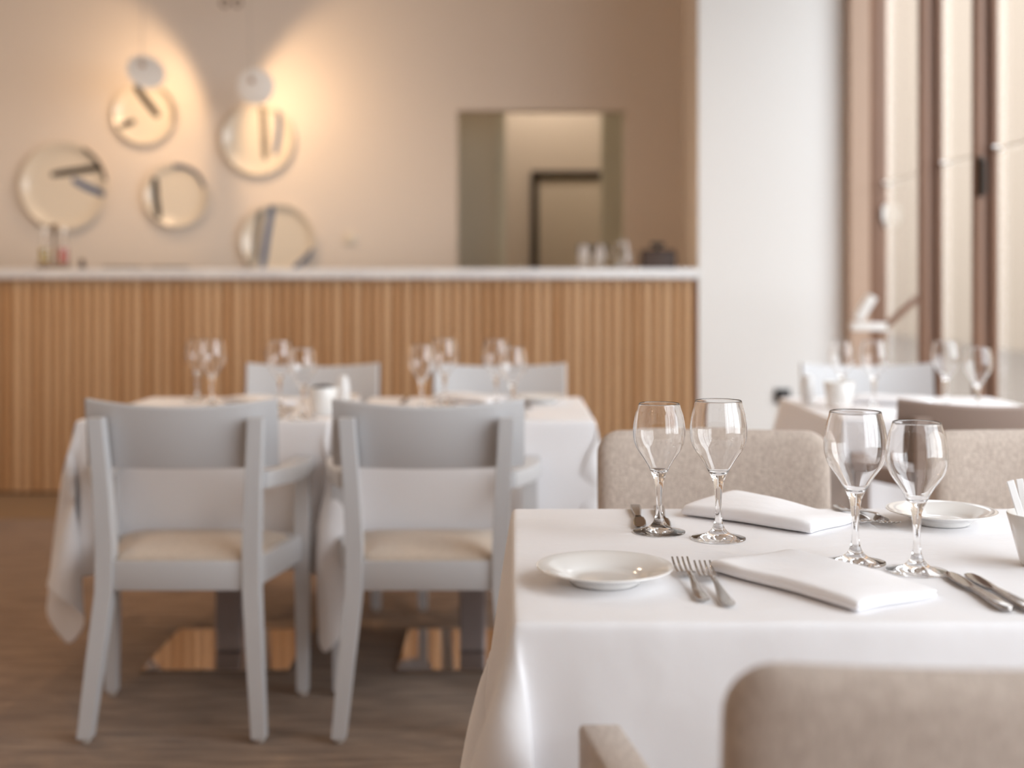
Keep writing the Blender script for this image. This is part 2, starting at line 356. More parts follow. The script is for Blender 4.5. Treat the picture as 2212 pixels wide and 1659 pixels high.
def make_linen_chair(label, loc, rz, group):
    """origin on floor under the top of the back; sitter looks to +y"""
    t = thing('upholstered_armchair', label, 'chair', loc, rz, group)
    # back: rounded slab built as superellipse sections
    def slab(w, zb, zt, th, y0, sag, r=.045, n=30, lean=.10):
        hw, hh, zc = w/2, (zt-zb)/2, (zt+zb)/2; v = []; f = []
        def pos(a, c_, side):
            q = max(abs(a), abs(c_)); 
            if q < 1e-6: x_, z_ = 0, 0
            else:
                x_, z_ = a/q*hw, c_/q*hh
                ex, ez = abs(x_)-(hw-r), abs(z_)-(hh-r)
                if ex > 0 and ez > 0:
                    l = math.hypot(ex, ez); x_ = math.copysign(hw-r+ex/l*r, x_); z_ = math.copysign(hh-r+ez/l*r, z_)
                x_ *= q; z_ *= q
            y_ = side*th/2*(max(0, 1-q**14))**.5
            return (x_, y0+y_+sag*(x_/hw)**2-lean*(z_+zc-zb), z_+zc)
        def m_(i): s_ = -1+2*i/n; return math.copysign(1-(1-abs(s_))**1.9, s_)
        for side in (-1, 1):
            for j in range(n+1):
                for i in range(n+1): v.append(pos(m_(i), m_(j), side))
        N = (n+1)**2
        for j in range(n):
            for i in range(n):
                q = (j*(n+1)+i, j*(n+1)+i+1, (j+1)*(n+1)+i+1, (j+1)*(n+1)+i); f.append(q); f.append(tuple(N+k for k in q[::-1]))
        # weld the rim: both sides coincide there
        bm = bmesh.new(); vs = [bm.verts.new(p) for p in v]
        for q in f: bm.faces.new([vs[k] for k in q])
        bmesh.ops.remove_doubles(bm, verts=bm.verts, dist=1e-5); bm.verts.index_update()
        out = [v_.co.copy() for v_ in bm.verts], [[k.index for k in q.verts] for q in bm.faces]; bm.free(); return out
    MB().add(*slab(.465, .40, .834, .058, .043, .028)).build('backrest', 'linen', t, smooth=180)
    # seat pad
    b = MB().box(-.235, .235, .02, .345, .40, .475, .022, 4); b.build('seat', 'linen', t, smooth=50)
    for s in (-1, 1):
        secs = []
        for k in range(11):
            u = k/10; y = .045+.345*u; x = .240+.063*u**.7
            z = .655+.004*math.sin(u*3.1); h = .030+.0*u
            secs.append(((s*x, y, z-h), (.023, 0, 0), (0, 0, h)))
        MB().loft(secs, .35).build('armrest', 'linen', t, smooth=50)
        MB().loft([((s*.300, .368, .62), (.019, 0, 0), (0, .020, 0)), ((s*.285, .350, .45), (.017, 0, 0), (0, .019, 0)), ((s*.270, .340, .36), (.016, 0, 0), (0, .017, 0)), ((s*.250, .335, 0), (.013, 0, 0), (0, .013, 0))], .3).build('leg', 'grey_paint', t)
        MB().loft([((s*.205, .05, .41), (.018, 0, 0), (0, .018, 0)), ((s*.21, .0, 0), (.013, 0, 0), (0, .013, 0))], .3).build('leg', 'grey_paint', t)
    return t
u1 = make_linen_chair('beige linen upholstered chair closest to camera, blurred, cropped by the bottom right corner', (.398, .955, 0), 0, 'linen chairs round the front table')
u2 = dup(u1, (.403, 2.535, 0), math.pi, 'beige linen upholstered chair across the front table, behind the two left wine glasses')
u3 = dup(u1, (1.068, 2.535, 0), math.pi, 'beige linen upholstered chair across the front table at right edge, behind the bread plate')
# ---- cloth drape: small position-based cloth solver
def drape(w, d, over, nx, ny, no, top, seed=0, xmin=None, xmax=None, ymax=None, steps=170, iters=14, corner=None, over_r=None, back=-.03, right=-.03):
    """cloth w x d table centred on origin, overhang 'over'. returns (P[ny,nx,3])"""
    e=.009
    def line(w,nx,o2=None):
        o=np.concatenate([[.008],np.linspace(.008,over,no)[1:]])
        o2=o if o2 is None else np.concatenate([[.008],np.linspace(.008,o2,max(4,int(no*o2/over)))[1:]])
        return np.concatenate([-w/2-o[::-1],[-w/2],np.linspace(-w/2+e,w/2-e,nx-1),[w/2],w/2+o2])
    us=line(w,nx,over_r); vs=line(d,ny)
    U,V = np.meshgrid(us,vs); R=np.stack([U,V,0*U],-1)
    rng=np.random.RandomState(seed)
    ox=np.maximum(np.abs(U)-w/2,0); oy=np.maximum(np.abs(V)-d/2,0)
    P=R.copy(); P[...,2]=top
    fixed=(ox<1e-6)&(oy<1e-6)
    # start: overhang tilted 60 deg down
    a=1.45
    P[...,0]=np.sign(U)*(np.minimum(np.abs(U),w/2)+ox*np.cos(a)); P[...,1]=np.sign(V)*(np.minimum(np.abs(V),d/2)+oy*np.cos(a))
    P[...,2]=top-np.maximum(ox,oy)*np.sin(a)*0.9-0.002*(~fixed)
    co=(ox>0)&(oy>0); r=np.hypot(ox,oy); th=np.degrees(np.arctan2(oy,ox))
    gx=np.interp(th,[0,22,45,68,90],[.05,.36,.03,.02,.05]); gy=np.interp(th,[0,22,45,68,90],[.05,.05,.08,.36,.05])
    for (sx,sy),(cx,cy) in (corner or {}).items():
        m=(np.sign(U)==sx)&(np.sign(V)==sy)
        gx=np.where(m,np.interp(th,[0,22,45,68,90],cx),gx); gy=np.where(m,np.interp(th,[0,22,45,68,90],cy),gy)
    q=np.sqrt(np.clip(1-gx**2-gy**2,0,1))
    P[...,0]=np.where(co,np.sign(U)*(w/2+.01+r*gx),P[...,0]); P[...,1]=np.where(co,np.sign(V)*(d/2+.01+r*gy),P[...,1]); P[...,2]=np.where(co,top-r*q,P[...,2])
    # smooth random bulges
    ph=rng.rand(6)*6.28
    bump=0.006*np.sin(U*9+ph[0])+0.006*np.sin(V*8+ph[1])+.01*np.sin((U+V)*14+ph[2])
    P[...,0]+=np.sign(U)*bump*(ox>0); P[...,1]+=np.sign(V)*bump*(oy>0)
    P[fixed]=R[fixed]; P[...,2][fixed]=top
    im=np.where(fixed,0.,1.)
    Q=P.copy()
    ny_,nx_=U.shape
    G=[]
    def add(dj,di,k):
        j=np.arange(ny_-dj)
        for pj in range(2 if dj else 1):
            for pi in range(2 if (di and not dj) else 1):
                js=np.arange(0,ny_-dj)
                is_=np.arange(max(0,-di),nx_-max(0,di))
                if dj: js=js[((js//dj)%2)==pj]
                else: is_=is_[((is_//di)%2)==pi]
                J,I=np.meshgrid(js,is_,indexing='ij'); J=J.ravel();I=I.ravel()
                A=J*nx_+I; B=(J+dj)*nx_+I+di
                L=np.linalg.norm(R.reshape(-1,3)[A]-R.reshape(-1,3)[B],axis=1)
                wa=im.ravel()[A]; wb=im.ravel()[B]; m=(wa+wb)>0
                A,B,L,wa,wb=A[m],B[m],L[m],wa[m],wb[m]
                s=k/(wa+wb)
                G.append((A,B,L,(wa*s)[:,None],(wb*s)[:,None]))
    add(0,2,.055); add(2,0,.055)
    add(1,1,.3); add(1,-1,.3); add(0,1,1.); add(1,0,1.)
    P=P.reshape(-1,3); Q=Q.reshape(-1,3); imf=im.ravel()[:,None]
    mg=.004
    for s in range(steps):
        vel=(P-Q)*(.97 if s<steps*.6 else .9); Q=P.copy()
        vel[:,2]-=9.8/60/60
        vel=np.clip(vel,-.03,.03)
        P=P+vel*imf
        for it in range(iters):
            for A,B,L,wa,wb in G:
                D=P[B]-P[A]; n=np.sqrt((D*D).sum(1))+1e-9
                C=((n-L)/n)[:,None]*D
                P[A]+=C*wa; P[B]-=C*wb
            # collide with table block (down to floor for simplicity: hanging cloth stays outside)
            f=imf[:,0]>0
            px=w/2+mg-np.abs(P[:,0]); py=d/2+mg-np.abs(P[:,1])
            ins=f&(px>0)&(py>0)
            mx=ins&(px<py); my=ins&~(px<py)
            P[mx,0]=np.where(P[mx,0]<0,-1,1)*(w/2+mg); P[my,1]=np.where(P[my,1]<0,-1,1)*(d/2+mg)
            fr=(np.abs(P[:,0])<w/2-.13)|((P[:,1]>0)&(np.abs(P[:,0])<w/2+back))|((P[:,1]<0)&(P[:,0]>0)&(P[:,0]<w/2+right)); P[:,1]=np.where(fr&f&(np.abs(P[:,1])>d/2),np.clip(P[:,1],-d/2-.013,d/2+.013),P[:,1])
            if xmin is not None: P[:,0]=np.where(P[:,1]>-d/2-.012,np.maximum(P[:,0],xmin),P[:,0])
            if xmax is not None: P[:,0]=np.minimum(P[:,0],xmax)
            P[:,2]=np.where(f,np.minimum(P[:,2],top-.001),P[:,2])
    return P.reshape(ny_,nx_,3)
# ---------------------------------------------------------------- tables
def table(label, cx, cy, w, d, group, posts=(0,)):
    t = thing('pedestal_table', label, 'table', (cx, cy, 0), 0, group)
    MB().box(-w/2+.006, w/2-.006, -d/2+.006, d/2-.006, .722, .7435, .006).build('tabletop', 'dark_wood', t, smooth=0)
    for px in posts:
        MB().box(px-.215, px+.215, -.215, .215, 0, .011, .002).build('base_plate', 'mirror_steel', t, smooth=0)
        MB().box(px-.04, px+.04, -.04, .04, .011, .722, .006).build('column', 'pewter_column', t, smooth=0)
    return t
def tablecloth(label, cx, cy, w, d, over, nx, ny, no, group=None, **k):
    P = drape(w, d, over, nx, ny, no, .7475, **k)
    J, I = P.shape[:2]; v = P.reshape(-1, 3).tolist()
    f = [(j*I+i, j*I+i+1, (j+1)*I+i+1, (j+1)*I+i) for j in range(J-1) for i in range(I-1)]
    o = MB().add(v, f).build('tablecloth', 'cloth', smooth=180)
    o.location = (cx, cy, 0)
    m = o.modifiers.new('smooth', 'SUBSURF'); m.levels = m.render_levels = 2
    m = o.modifiers.new('hem', 'SOLIDIFY'); m.thickness = .0016; m.offset = 0
    return tag(o, label, 'tablecloth', group)
TW, TD = .700, .72
TY = 3.475+.36
GT = 'square pedestal tables along the oak counter'; GC = 'white cloths on the rear tables'
table('pedestal table with mirror steel base under the leftmost white cloth', -.862, TY, TW, TD, GT)
table('pedestal table with mirror steel base under the middle white cloth', -.120, TY, TW, TD, GT)
table('pedestal table hidden under the white cloth by the window', 1.25, TY, TW, TD, GT)
tablecloth('white tablecloth with long pointed corners on the leftmost rear table', -.862, TY, TW, TD, .41, 18, 18, 11, GC, seed=1, xmax=.363, over_r=.17, right=.3, corner={(1, -1): ([.02, .02, .02, .02, .02], [.05, .10, .05, .10, .05]), (-1, -1): ([.03, .12, .03, .12, .03], [.1, .2, .2, .2, .05])})
tablecloth('white tablecloth on the middle rear table, right of the gap between two cloths', -.120, TY, TW, TD, .41, 18, 18, 11, GC, seed=2, xmin=-.365, corner={(-1, -1): ([.04, .34, .16, .05, .03], [.05, .1, .2, .1, .05])})
tablecloth('white tablecloth on the table by the window, in shade at its left side', 1.25, TY, TW, TD, .41, 18, 18, 11, GC, seed=5, xmax=.36)
FY = (1.409+2.12)/2; FD = 2.12-1.409
table('long two-pedestal dining table nearest the camera under a white cloth', .712, FY, 1.42, FD, None, (-.35, .35))
tablecloth('large white tablecloth on the nearest dining table filling the lower right', .712, FY, 1.42, FD, .41, 36, 18, 11, seed=3, xmax=.75)

# ---------------------------------------------------------------- wine glasses
def glass_mesh(H, rb, rr, rf):
    """closed lathe: foot, stem, bowl (outer) then inner bowl. H height, rb max bowl radius, rr rim radius, rf foot radius"""
    s = H/.205
    outer = [(0, 0), (rf*.6, 0), (rf-.001, 0), (rf, .0008), (rf-.0006, .0018), (rf*.72, .0042), (rf*.45, .0075), (.0115, .0130), (.0085, .018), (.0060, .026), (.0046, .039), (.0048, .053), (.0057, .068), (.0076, .082), (.0102, .090), (.0134, .0965)]
    outer = [(r, z*s) for r, z in outer]
    bowl = [(rb*q, z*s) for z, q in ((.1035, .40), (.1105, .50), (.118, .615), (.126, .75), (.133, .86), (.141, .94), (.149, .985), (.158, 1.), (.168, .99), (.178, .955), (.188, .91))]
    bowl += [(rr+(rb*.91-rr)*.42, H-.0085*s), (rr+.0002, H-.0012)]
    outer += bowl
    rim = [(rr-.0001, H-.0002), (rr-.0004, H+.0001), (rr-.0008, H-.0002)]
    inner = [(r-.0009-.0006*(1-k/len(bowl)), z) for k, (r, z) in enumerate(bowl)][::-1]
    z0 = .0965*s
    inner += [(.0128, z0+.0032*s), (.008, z0+.0008), (.004, z0-.0004), (0, z0-.0006)]
    return smooth_prof(outer)+rim+smooth_prof(inner)
def smooth_prof(p):
    """Catmull-Rom, 3 pts per span"""
    q = []
    for i in range(len(p)-1):
        a = p[max(i-1, 0)]; b_ = p[i]; c_ = p[i+1]; d_ = p[min(i+2, len(p)-1)]
        for k in range(3):
            t = k/3
            h = [.5*((2*b_[j])+(-a[j]+c_[j])*t+(2*a[j]-5*b_[j]+4*c_[j]-d_[j])*t*t+(-a[j]+3*b_[j]-3*c_[j]+d_[j])*t**3) for j in (0, 1)]
            q.append((max(h[0], 0), h[1]))
    q.append(p[-1]); return q
big = MB().lathe(glass_mesh(.206, .0425, .0345, .0400), 64).build('wine_glass', 'glass', smooth=80)
small = MB().lathe(glass_mesh(.197, .0400, .0312, .0395), 64).build('wine_glass', 'glass', smooth=80)
TZ = .7492
def P2(x, y, z=.75):        # pixel on a horizontal plane -> floor position
    k = (y-612)/(1.13-z); return ((x-1106)/k, 2700/k)
gf = []
def glass(src, x, y, label, group, first=[set()]):
    if src.name in first[0]:
        o = src.copy(); C.objects.link(o)
    else: o = src; first[0].add(src.name)
    o.location = (x, y, TZ); o.rotation_euler = (0, 0, random.random()*6)
    tag(o, label, 'wine glass', group); return o
GF = 'empty wine glasses on the front table'; GB = 'empty wine glasses on the rear tables'
random.seed(3)
glass(small, .2255, 1.915, 'small empty wine glass, furthest left on the front table, over the knife tips', GF)
glass(big, .3082, 1.866, 'tall empty wine glass second from left on the front table, before the folded napkin', GF)
glass(big, .4690, 1.707, 'tall empty wine glass third from left on the front table, left of the bread plate', GF)
glass(small, .5360, 1.655, 'small empty wine glass furthest right on the front table, beside the knives', GF)
rear = [(small, -1.024, 4.07, 'small wine glass overlapped by its taller neighbour at the left end of the leftmost table'),
 (big, -.926, 3.86, 'tall wine glass of the overlapping pair at the left end of the leftmost table'),
 (big, -.707, 3.80, 'tall wine glass left of the white bowl, before the left grey chair back'),
 (small, -.590, 3.52, 'small wine glass just left of the white bowl with dark filling'),
 (small, -.268, 3.72, 'small wine glass, left one of the pair between the two far grey chair backs'),
 (big, -.211, 3.91, 'tall wine glass, right one of the pair between the two far grey chair backs'),
 (big, -.049, 3.86, 'tall wine glass, left one of the overlapping pair before the right far grey chair'),
 (small, .002, 3.576, 'small wine glass, right one of the overlapping pair before the right far grey chair'),
 (small, 1.038, 3.93, 'small wine glass at far left of the window table, above the white cup'),
 (big, 1.101, 3.80, 'tall wine glass at the window table, second from left, before the first dark post'),
 (big, 1.312, 3.776, 'tall wine glass at the window table, third from left, before the cream pane'),
 (small, 1.333, 3.576, 'small wine glass furthest right at the window table, before the rightmost dark post')]
for s, x, y, l in rear: glass(s, x, y, l, GB)

# ---------------------------------------------------------------- plates, cutlery, napkins
def plate(label, x, y, r, group, z=TZ):
    q = r/.087
    pr = [(0, .0035), (.030, .0032), (.0445, .0035), (.0485, .0065), (.058, .0115), (.074, .0165), (.0855, .0200), (.087, .0208), (.0868, .0222), (.0848, .0222), (.073, .0188), (.057, .0140), (.0475, .0090), (.0435, .0062), (.030, .0056), (0, .0056)]
    pr = [(0, .002), (.03, .002), (.040, .0), (.0435, .0), (.046, .003)]+pr[3:]
    o = MB().lathe([(a*q, b_) for a, b_ in pr], 72).build('bread_plate', 'porcelain', smooth=60)
    o.location = (x, y, z); return tag(o, label, 'plate', group)
plate('white bread plate at the left end of the front table, left of the forks', .118, 1.592, .087, 'bread plates')
plate('white bread plate at the far edge of the front table, behind the right wine glasses', .682, 1.985, .085, 'bread plates')
plate('white bread plate on the middle rear table by its right back corner', .09, 3.98, .087, 'bread plates')
plate('white bread plate on the leftmost rear table near the joint of the two cloths', -.56, 3.98, .08, 'bread plates')

def strip(path, th):
    """path: (y, z, half width) ; flat bar"""
    secs = [((0, y, z), (w, 0, 0), (0, 0, th)) for y, z, w in path]
    return secs
def make_fork():
    t = bpy.data.objects.new('fork', None); C.objects.link(t)
    h = strip([(-.095, .0035, .0045), (-.090, .0035, .0078), (-.075, .0030, .0085), (-.045, .0045, .0062), (-.015, .0085, .0036), (.012, .0115, .0030), (.024, .0100, .0036)], .0012)
    MB().loft(h, .5).build('handle', 'steel', t, smooth=60)
    b = MB().loft(strip([(.022, .0102, .0036), (.028, .0085, .0080), (.035, .0065, .0118), (.045, .0048, .0125)], .0009), .5)
    for k in range(4):
        x = (-1.5+k)*.0064
        secs = [((x*(1+.06*j/5), .044+.0102*j, .0048-.0008*math.sin(j*.62)+.00033*j*j, ), (.0021-.00018*j, 0, 0), (0, 0, .0008)) for j in range(6)]
        b.loft(secs, .4)
    b.build('tines', 'steel', t, smooth=60)
    return t
def make_knife():
    t = bpy.data.objects.new('knife', None); C.objects.link(t)
    MB().loft([((0, -.092, .004), (.0045, 0, 0), (0, 0, .0018)), ((0, -.088, .0042), (.0082, 0, 0), (0, 0, .0030)), ((0, -.06, .0042), (.0085, 0, 0), (0, 0, .0034)), ((0, -.02, .0042), (.0062, 0, 0), (0, 0, .0030)), ((0, .008, .0042), (.0048, 0, 0), (0, 0, .0026))], .5).build('handle', 'satin_steel', t, smooth=60)
    MB().loft([((0, .006, .0042), (.0046, 0, 0), (0, 0, .0014)), ((-.001, .016, .0042), (.0080, 0, 0), (0, 0, .0010)), ((-.0005, .045, .0042), (.0100, 0, 0), (0, 0, .0009)), ((.0005, .075, .0042), (.0098, 0, 0), (0, 0, .0008)), ((.0015, .088, .0042), (.0070, 0, 0), (0, 0, .0007)), ((.003, .093, .0042), (.0030, 0, 0), (0, 0, .0006))], .5).build('blade', 'blade_steel', t, smooth=60)
    return t
fk = make_fork(); kn = make_knife()
def put(src, x, y, rz, label, cat, group, first=[set()]):
    if src.name in first[0]: o = dup(src, (x, y, TZ), rz, label, group)
    else:
        first[0].add(src.name); o = src; o.location = (x, y, TZ); o.rotation_euler = (0, 0, rz); o['label'] = label; o['group'] = group
    o['category'] = cat; return o
R = math.radians
put(fk, .2270, 1.585, R(1), 'steel fork beside the near plate, the left one of the near pair', 'fork', 'forks')
put(fk, .2535, 1.562, R(1), 'steel fork beside the near napkin, the right one of the near pair', 'fork', 'forks')
put(fk, .556, 2.030, R(180+3), 'steel fork at the far edge, tines toward camera, left one behind a glass stem', 'fork', 'forks')
put(fk, .584, 2.022, R(180+3), 'steel fork at the far edge with tines toward camera, right one, near the far plate', 'fork', 'forks')
put(kn, .5705, 1.538, R(2), 'steel table knife right of the near napkin, the left one of the near pair', 'knife', 'knives')
put(kn, .5950, 1.530, R(3), 'steel table knife right of the near napkin, the right one of the near pair', 'knife', 'knives')
put(kn, .2040, 2.025, R(180-3), 'steel knife at the far left edge of the front table, left one of two', 'knife', 'knives')
put(kn, .2420, 2.015, R(180-3), 'steel knife at the far edge behind the leftmost wine glass stem', 'knife', 'knives')
put(fk, -.655, 3.60, R(0), 'fork lying blurred on the leftmost rear table left of the white bowl', 'fork', 'forks')
put(kn, -.985, 3.72, R(0), 'knife lying blurred at the left end of the leftmost rear table', 'knife', 'knives')
put(kn, -.345, 4.02, R(180), 'knife lying blurred on the middle rear table before the oak slats', 'knife', 'knives')
put(fk, .045, 3.82, R(180), 'fork lying blurred at the right end of the middle rear table', 'fork', 'forks')

def napkin(label, x, y, rz, lx, ly, th, group, seed=0, z=TZ, lift=.15):
    """folded cloth: stack of layers with a rounded fold at -y side, soft sag"""
    rnd = random.Random(seed); n, m = 26, 14; layers = 4; lt = th/layers
    b = MB()
    # nested folded sheets, each a C-shaped strip closed at the -y side
    strips = []
    for k in range(2):
        o_ = k*lt; zb_, zt_ = lt*.5+o_, th-lt*.5-o_; rr = (zt_-zb_)/2; y0 = -ly/2+rr+o_*1.2; y1 = ly/2-.003-.004*k-.003*rnd.random()
        st = [(y1+(y0-y1)*q/m, zb_) for q in range(m)]
        st += [(y0-rr*math.sin(math.pi*q/6), zb_+rr-rr*math.cos(math.pi*q/6)) for q in range(7)]
        st += [(y0+(y1-.004-y0)*q/m, zt_-(.15*th)*(q/m)**2) for q in range(1, m+1)]
        strips.append(st)
    prof = strips[0]+strips[1]; cut = len(strips[0])-1
    v = []; f = []
    for i in range(n+1):
        u = -1+2*i/n; X_ = u*lx/2
        for (yy, zz) in prof:
            w = 1+.10*math.sin(2.1*u+yy*30+seed)+.06*math.sin(5*u+seed)-.10*(yy/ly+.5)-.10*u
            e = (1-.30*abs(u)**8)*(1+lift*max(0, .3-.7*u)*(yy/ly+.5))
            v.append((X_+.004*math.sin(yy*40)+.003*zz/th, yy+.002*math.sin(u*4+seed), max(.0012, zz*w*e)))
    m_ = len(prof)
    for i in range(n):
        for k in range(m_-1):
            if k != cut: f.append((i*m_+k, i*m_+k+1, (i+1)*m_+k+1, (i+1)*m_+k))
    o = b.add(v, f).build('napkin', 'napkin', smooth=180)
    s_ = o.modifiers.new('sheet', 'SOLIDIFY'); s_.thickness = lt*.62; s_.offset = 0
    s_ = o.modifiers.new('smooth', 'SUBSURF'); s_.levels = s_.render_levels = 1
    o.location = (x, y, z+lt*.06); o.rotation_euler = (0, 0, rz); return tag(o, label, 'napkin', group)
napkin('folded white napkin on the near side of the front table, right of the forks', .392, 1.588, R(-56), .25, .150, .019, 'folded napkins', 1)
napkin('folded white napkin on the far side of the front table, behind the second glass', .415, 2.025, R(-42), .235, .150, .023, 'folded napkins', 2, lift=.75)
napkin('folded white napkin on the leftmost rear table, in front of the grey chair back', -.80, 3.98, R(-45), .22, .14, .02, 'folded napkins', 3)
napkin('folded white napkin on the middle rear table, between its two pairs of glasses', -.13, 4.04, R(-35), .22, .14, .024, 'folded napkins', 4)
napkin('folded white napkin on the window table, between its two pairs of glasses', 1.21, 3.97, R(-25), .23, .15, .026, 'folded napkins', 5)
napkin('crumpled-looking folded white napkin at the near left of the window table', 1.03, 3.66, R(-60), .15, .12, .02, 'folded napkins', 6)

# cups
def cup(name, label, cat, x, y, rt, rb_, h, m='porcelain'):
    t = thing(name, label, cat, (x, y, TZ))
    MB().lathe([(0, 0), (rb_-.002, 0), (rb_, .002), (rt-.0005, h-.001), (rt-.0015, h), (rt-.0032, h-.001), (rb_-.003, .005), (0, .0045)], 56).build('bowl', m, t, smooth=60)
    return t
c1 = cup('sugar_cup', 'tapered white cup holding paper sachets, cut off by the right image edge', 'cup', .717, 1.69, .046, .028, .070)
for k, (dx, dy, a, h) in enumerate([(-.026, -.006, -.30, .112), (-.018, .012, -.16, .108), (.0, -.004, .02, .115), (.012, .012, .12, .110), (-.006, -.02, -.05, .106)]):
    rot = Matrix.Translation((.717+dx*.5, 1.69+dy, TZ+.008)) @ Matrix.Rotation(a, 4, 'Y')
    o = MB().box(-.005, .005, -.0011, .0011, 0, h, .001, 1, rot).build('sachet', 'paper')
    tag(o, ['white paper sachet leaning to the left rim of the cup', 'white paper sachet behind the leftmost one in the cup', 'tall white paper sachet upright in the middle of the cup', 'white paper sachet at the right of the cup', 'white paper sachet at the front of the cup'][k], 'sachet', 'paper sachets in the cup')
c2 = cup('herb_bowl', 'white tapered bowl with dark filling on the leftmost rear table beside the shaker', 'bowl', -.553, 3.66, .046, .033, .078)
MB().lathe([(0, .058), (.036, .058), (.040, .070), (.030, .080), (.012, .084), (0, .085)], 28).build('filling', 'herb', c2)
c3 = cup('condiment_cup', 'white tapered cup at the near left of the window table beside the shaker', 'cup', 1.003, 3.83, .048, .036, .080)
MB().lathe([(0, .06), (.038, .06), (.041, .066), (0, .068)], 28).build('filling', 'salt_white', c3)
def shaker(label, x, y):
    t = thing('shaker', label, 'shaker', (x, y, TZ), 0, 'white shakers')
    MB().lathe([(0, 0), (.020, 0), (.0215, .003), (.020, .05), (.0175, .075), (.016, .079), (0, .080)], 40).build('body', 'salt_white', t, smooth=50)
    MB().lathe([(0, .079), (.0155, .079), (.0155, .084), (.011, .090), (0, .0915)], 40).build('cap', 'salt_white', t, smooth=50)
shaker('white cylindrical shaker just right of the white bowl on the rear table', -.530, 3.925)
shaker('off-white shaker at the left edge of the window table', .938, 3.96)

# ---------------------------------------------------------------- on the counter
tr = thing('cruet_stand', 'brown cruet rack with a tall handle at the left end of the counter', 'rack', (-2.235, 6.12, CT))
MB().box(-.082, .062, -.035, .035, 0, .022, .004).build('tray', 'tray_brown', tr)
MB().tube([(-.006, 0, .02), (-.006, 0, .20)], .006).lathe([(0, .195), (.014, .198), (.017, .207), (.012, .217), (0, .22)], 20, (-.006, 0, 0)).build('handle', 'tray_brown', tr)
def bottle(x, liquid, label):
    t = thing('cruet_bottle', label, 'bottle', (x, 6.12, CT+.0225), 0, 'glass cruet bottles')
    MB().lathe([(0, 0), (.023, 0), (.025, .004), (.025, .085), (.020, .105), (.013, .125), (.012, .15), (.014, .154), (.011, .155), (.010, .125), (.018, .103), (.0228, .084), (.0228, .006), (0, .005)], 40).build('bottle_glass', 'glass', t, smooth=60)
    MB().lathe([(0, .0055), (.0222, .0062), (.0222, .078), (0, .078)], 40).build('liquid', liquid, t, smooth=60)
    MB().lathe([(0, .150), (.0095, .150), (.0095, .156), (.014, .157), (.016, .172), (.010, .178), (0, .179)], 30).build('stopper', 'white_enamel', t, smooth=60)
bottle(-2.29, 'oil', 'glass cruet bottle half filled with yellow oil on the counter rack')
bottle(-2.196, 'red_vinegar', 'glass cruet bottle with red vinegar on the counter rack')
o = MB().lathe([(0, 0), (.016, 0), (.018, .006), (.013, .022), (.011, .030), (.013, .036), (.009, .046), (0, .048)], 24).build('pepper_pot', 'dark_wood'); o.location = (-2.105, 6.12, CT); tag(o, 'tiny dark pepper pot just right of the cruet bottles on the counter', 'pepper pot')
for k, (x, l) in enumerate([(-1.93, 'flat steel serving tray lying near the left end of the counter'), (-1.70, 'flat steel serving tray lying on the counter under the smallest wall plate')]):
    o = MB().lathe([(0, 0), (.09, 0), (.105, .010), (.103, .012), (.088, .003), (0, .003)], 40).build('serving_tray', 'steel', smooth=60); o.location = (x, 6.2, CT); tag(o, l, 'tray', 'steel trays on the counter')
def tumbler(x, y, label, h=.105, r=.034):
    o = MB().lathe([(0, 0), (r*.86, 0), (r*.9, .003), (r, h-.001), (r-.0006, h), (r-.002, h-.001), (r*.84, .012), (0, .011)], 48).build('drinking_glass', 'glass', smooth=60)
    o.location = (x, y, CT); tag(o, label, 'glass', 'glasses on the counter')
tumbler(.352, 6.1, 'straight clear tumbler on the counter, left one of two before the doorway view', .115)
tumbler(.430, 6.1, 'straight clear tumbler on the counter, right one of two before the doorway view', .115)
jg = thing('water_jug', 'rounded clear glass jug on the counter beside the dark pot', 'jug', (.548, 6.12, CT))
MB().lathe([(0, 0), (.036, 0), (.048, .008), (.055, .035), (.052, .065), (.040, .095), (.034, .115), (.037, .135), (.0355, .1355), (.032, .115), (.038, .095), (.050, .065), (.053, .035), (.046, .010), (0, .006)], 56).build('body', 'glass', jg, smooth=60)
MB().tube([(-.034, 0, .120), (-.055, 0, .118), (-.068, 0, .09), (-.06, 0, .06), (-.051, 0, .05)], .0055).build('handle', 'glass', jg, smooth=60)
pt = thing('dark_pot', 'dark brown square lidded box with a knob at the right end of the counter', 'box', (.712, 6.12, CT))
MB().box(-.082, .086, -.06, .06, 0, .080, .010, 3).build('body', 'dark_wood', pt); MB().box(-.076, .080, -.055, .055, .081, .092, .005).build('lid', 'dark_wood', pt)
MB().box(-.012, .012, -.012, .012, .092, .108, .003).box(-.036, .034, -.016, .016, .108, .128, .006).build('knob', 'black_plastic', pt)

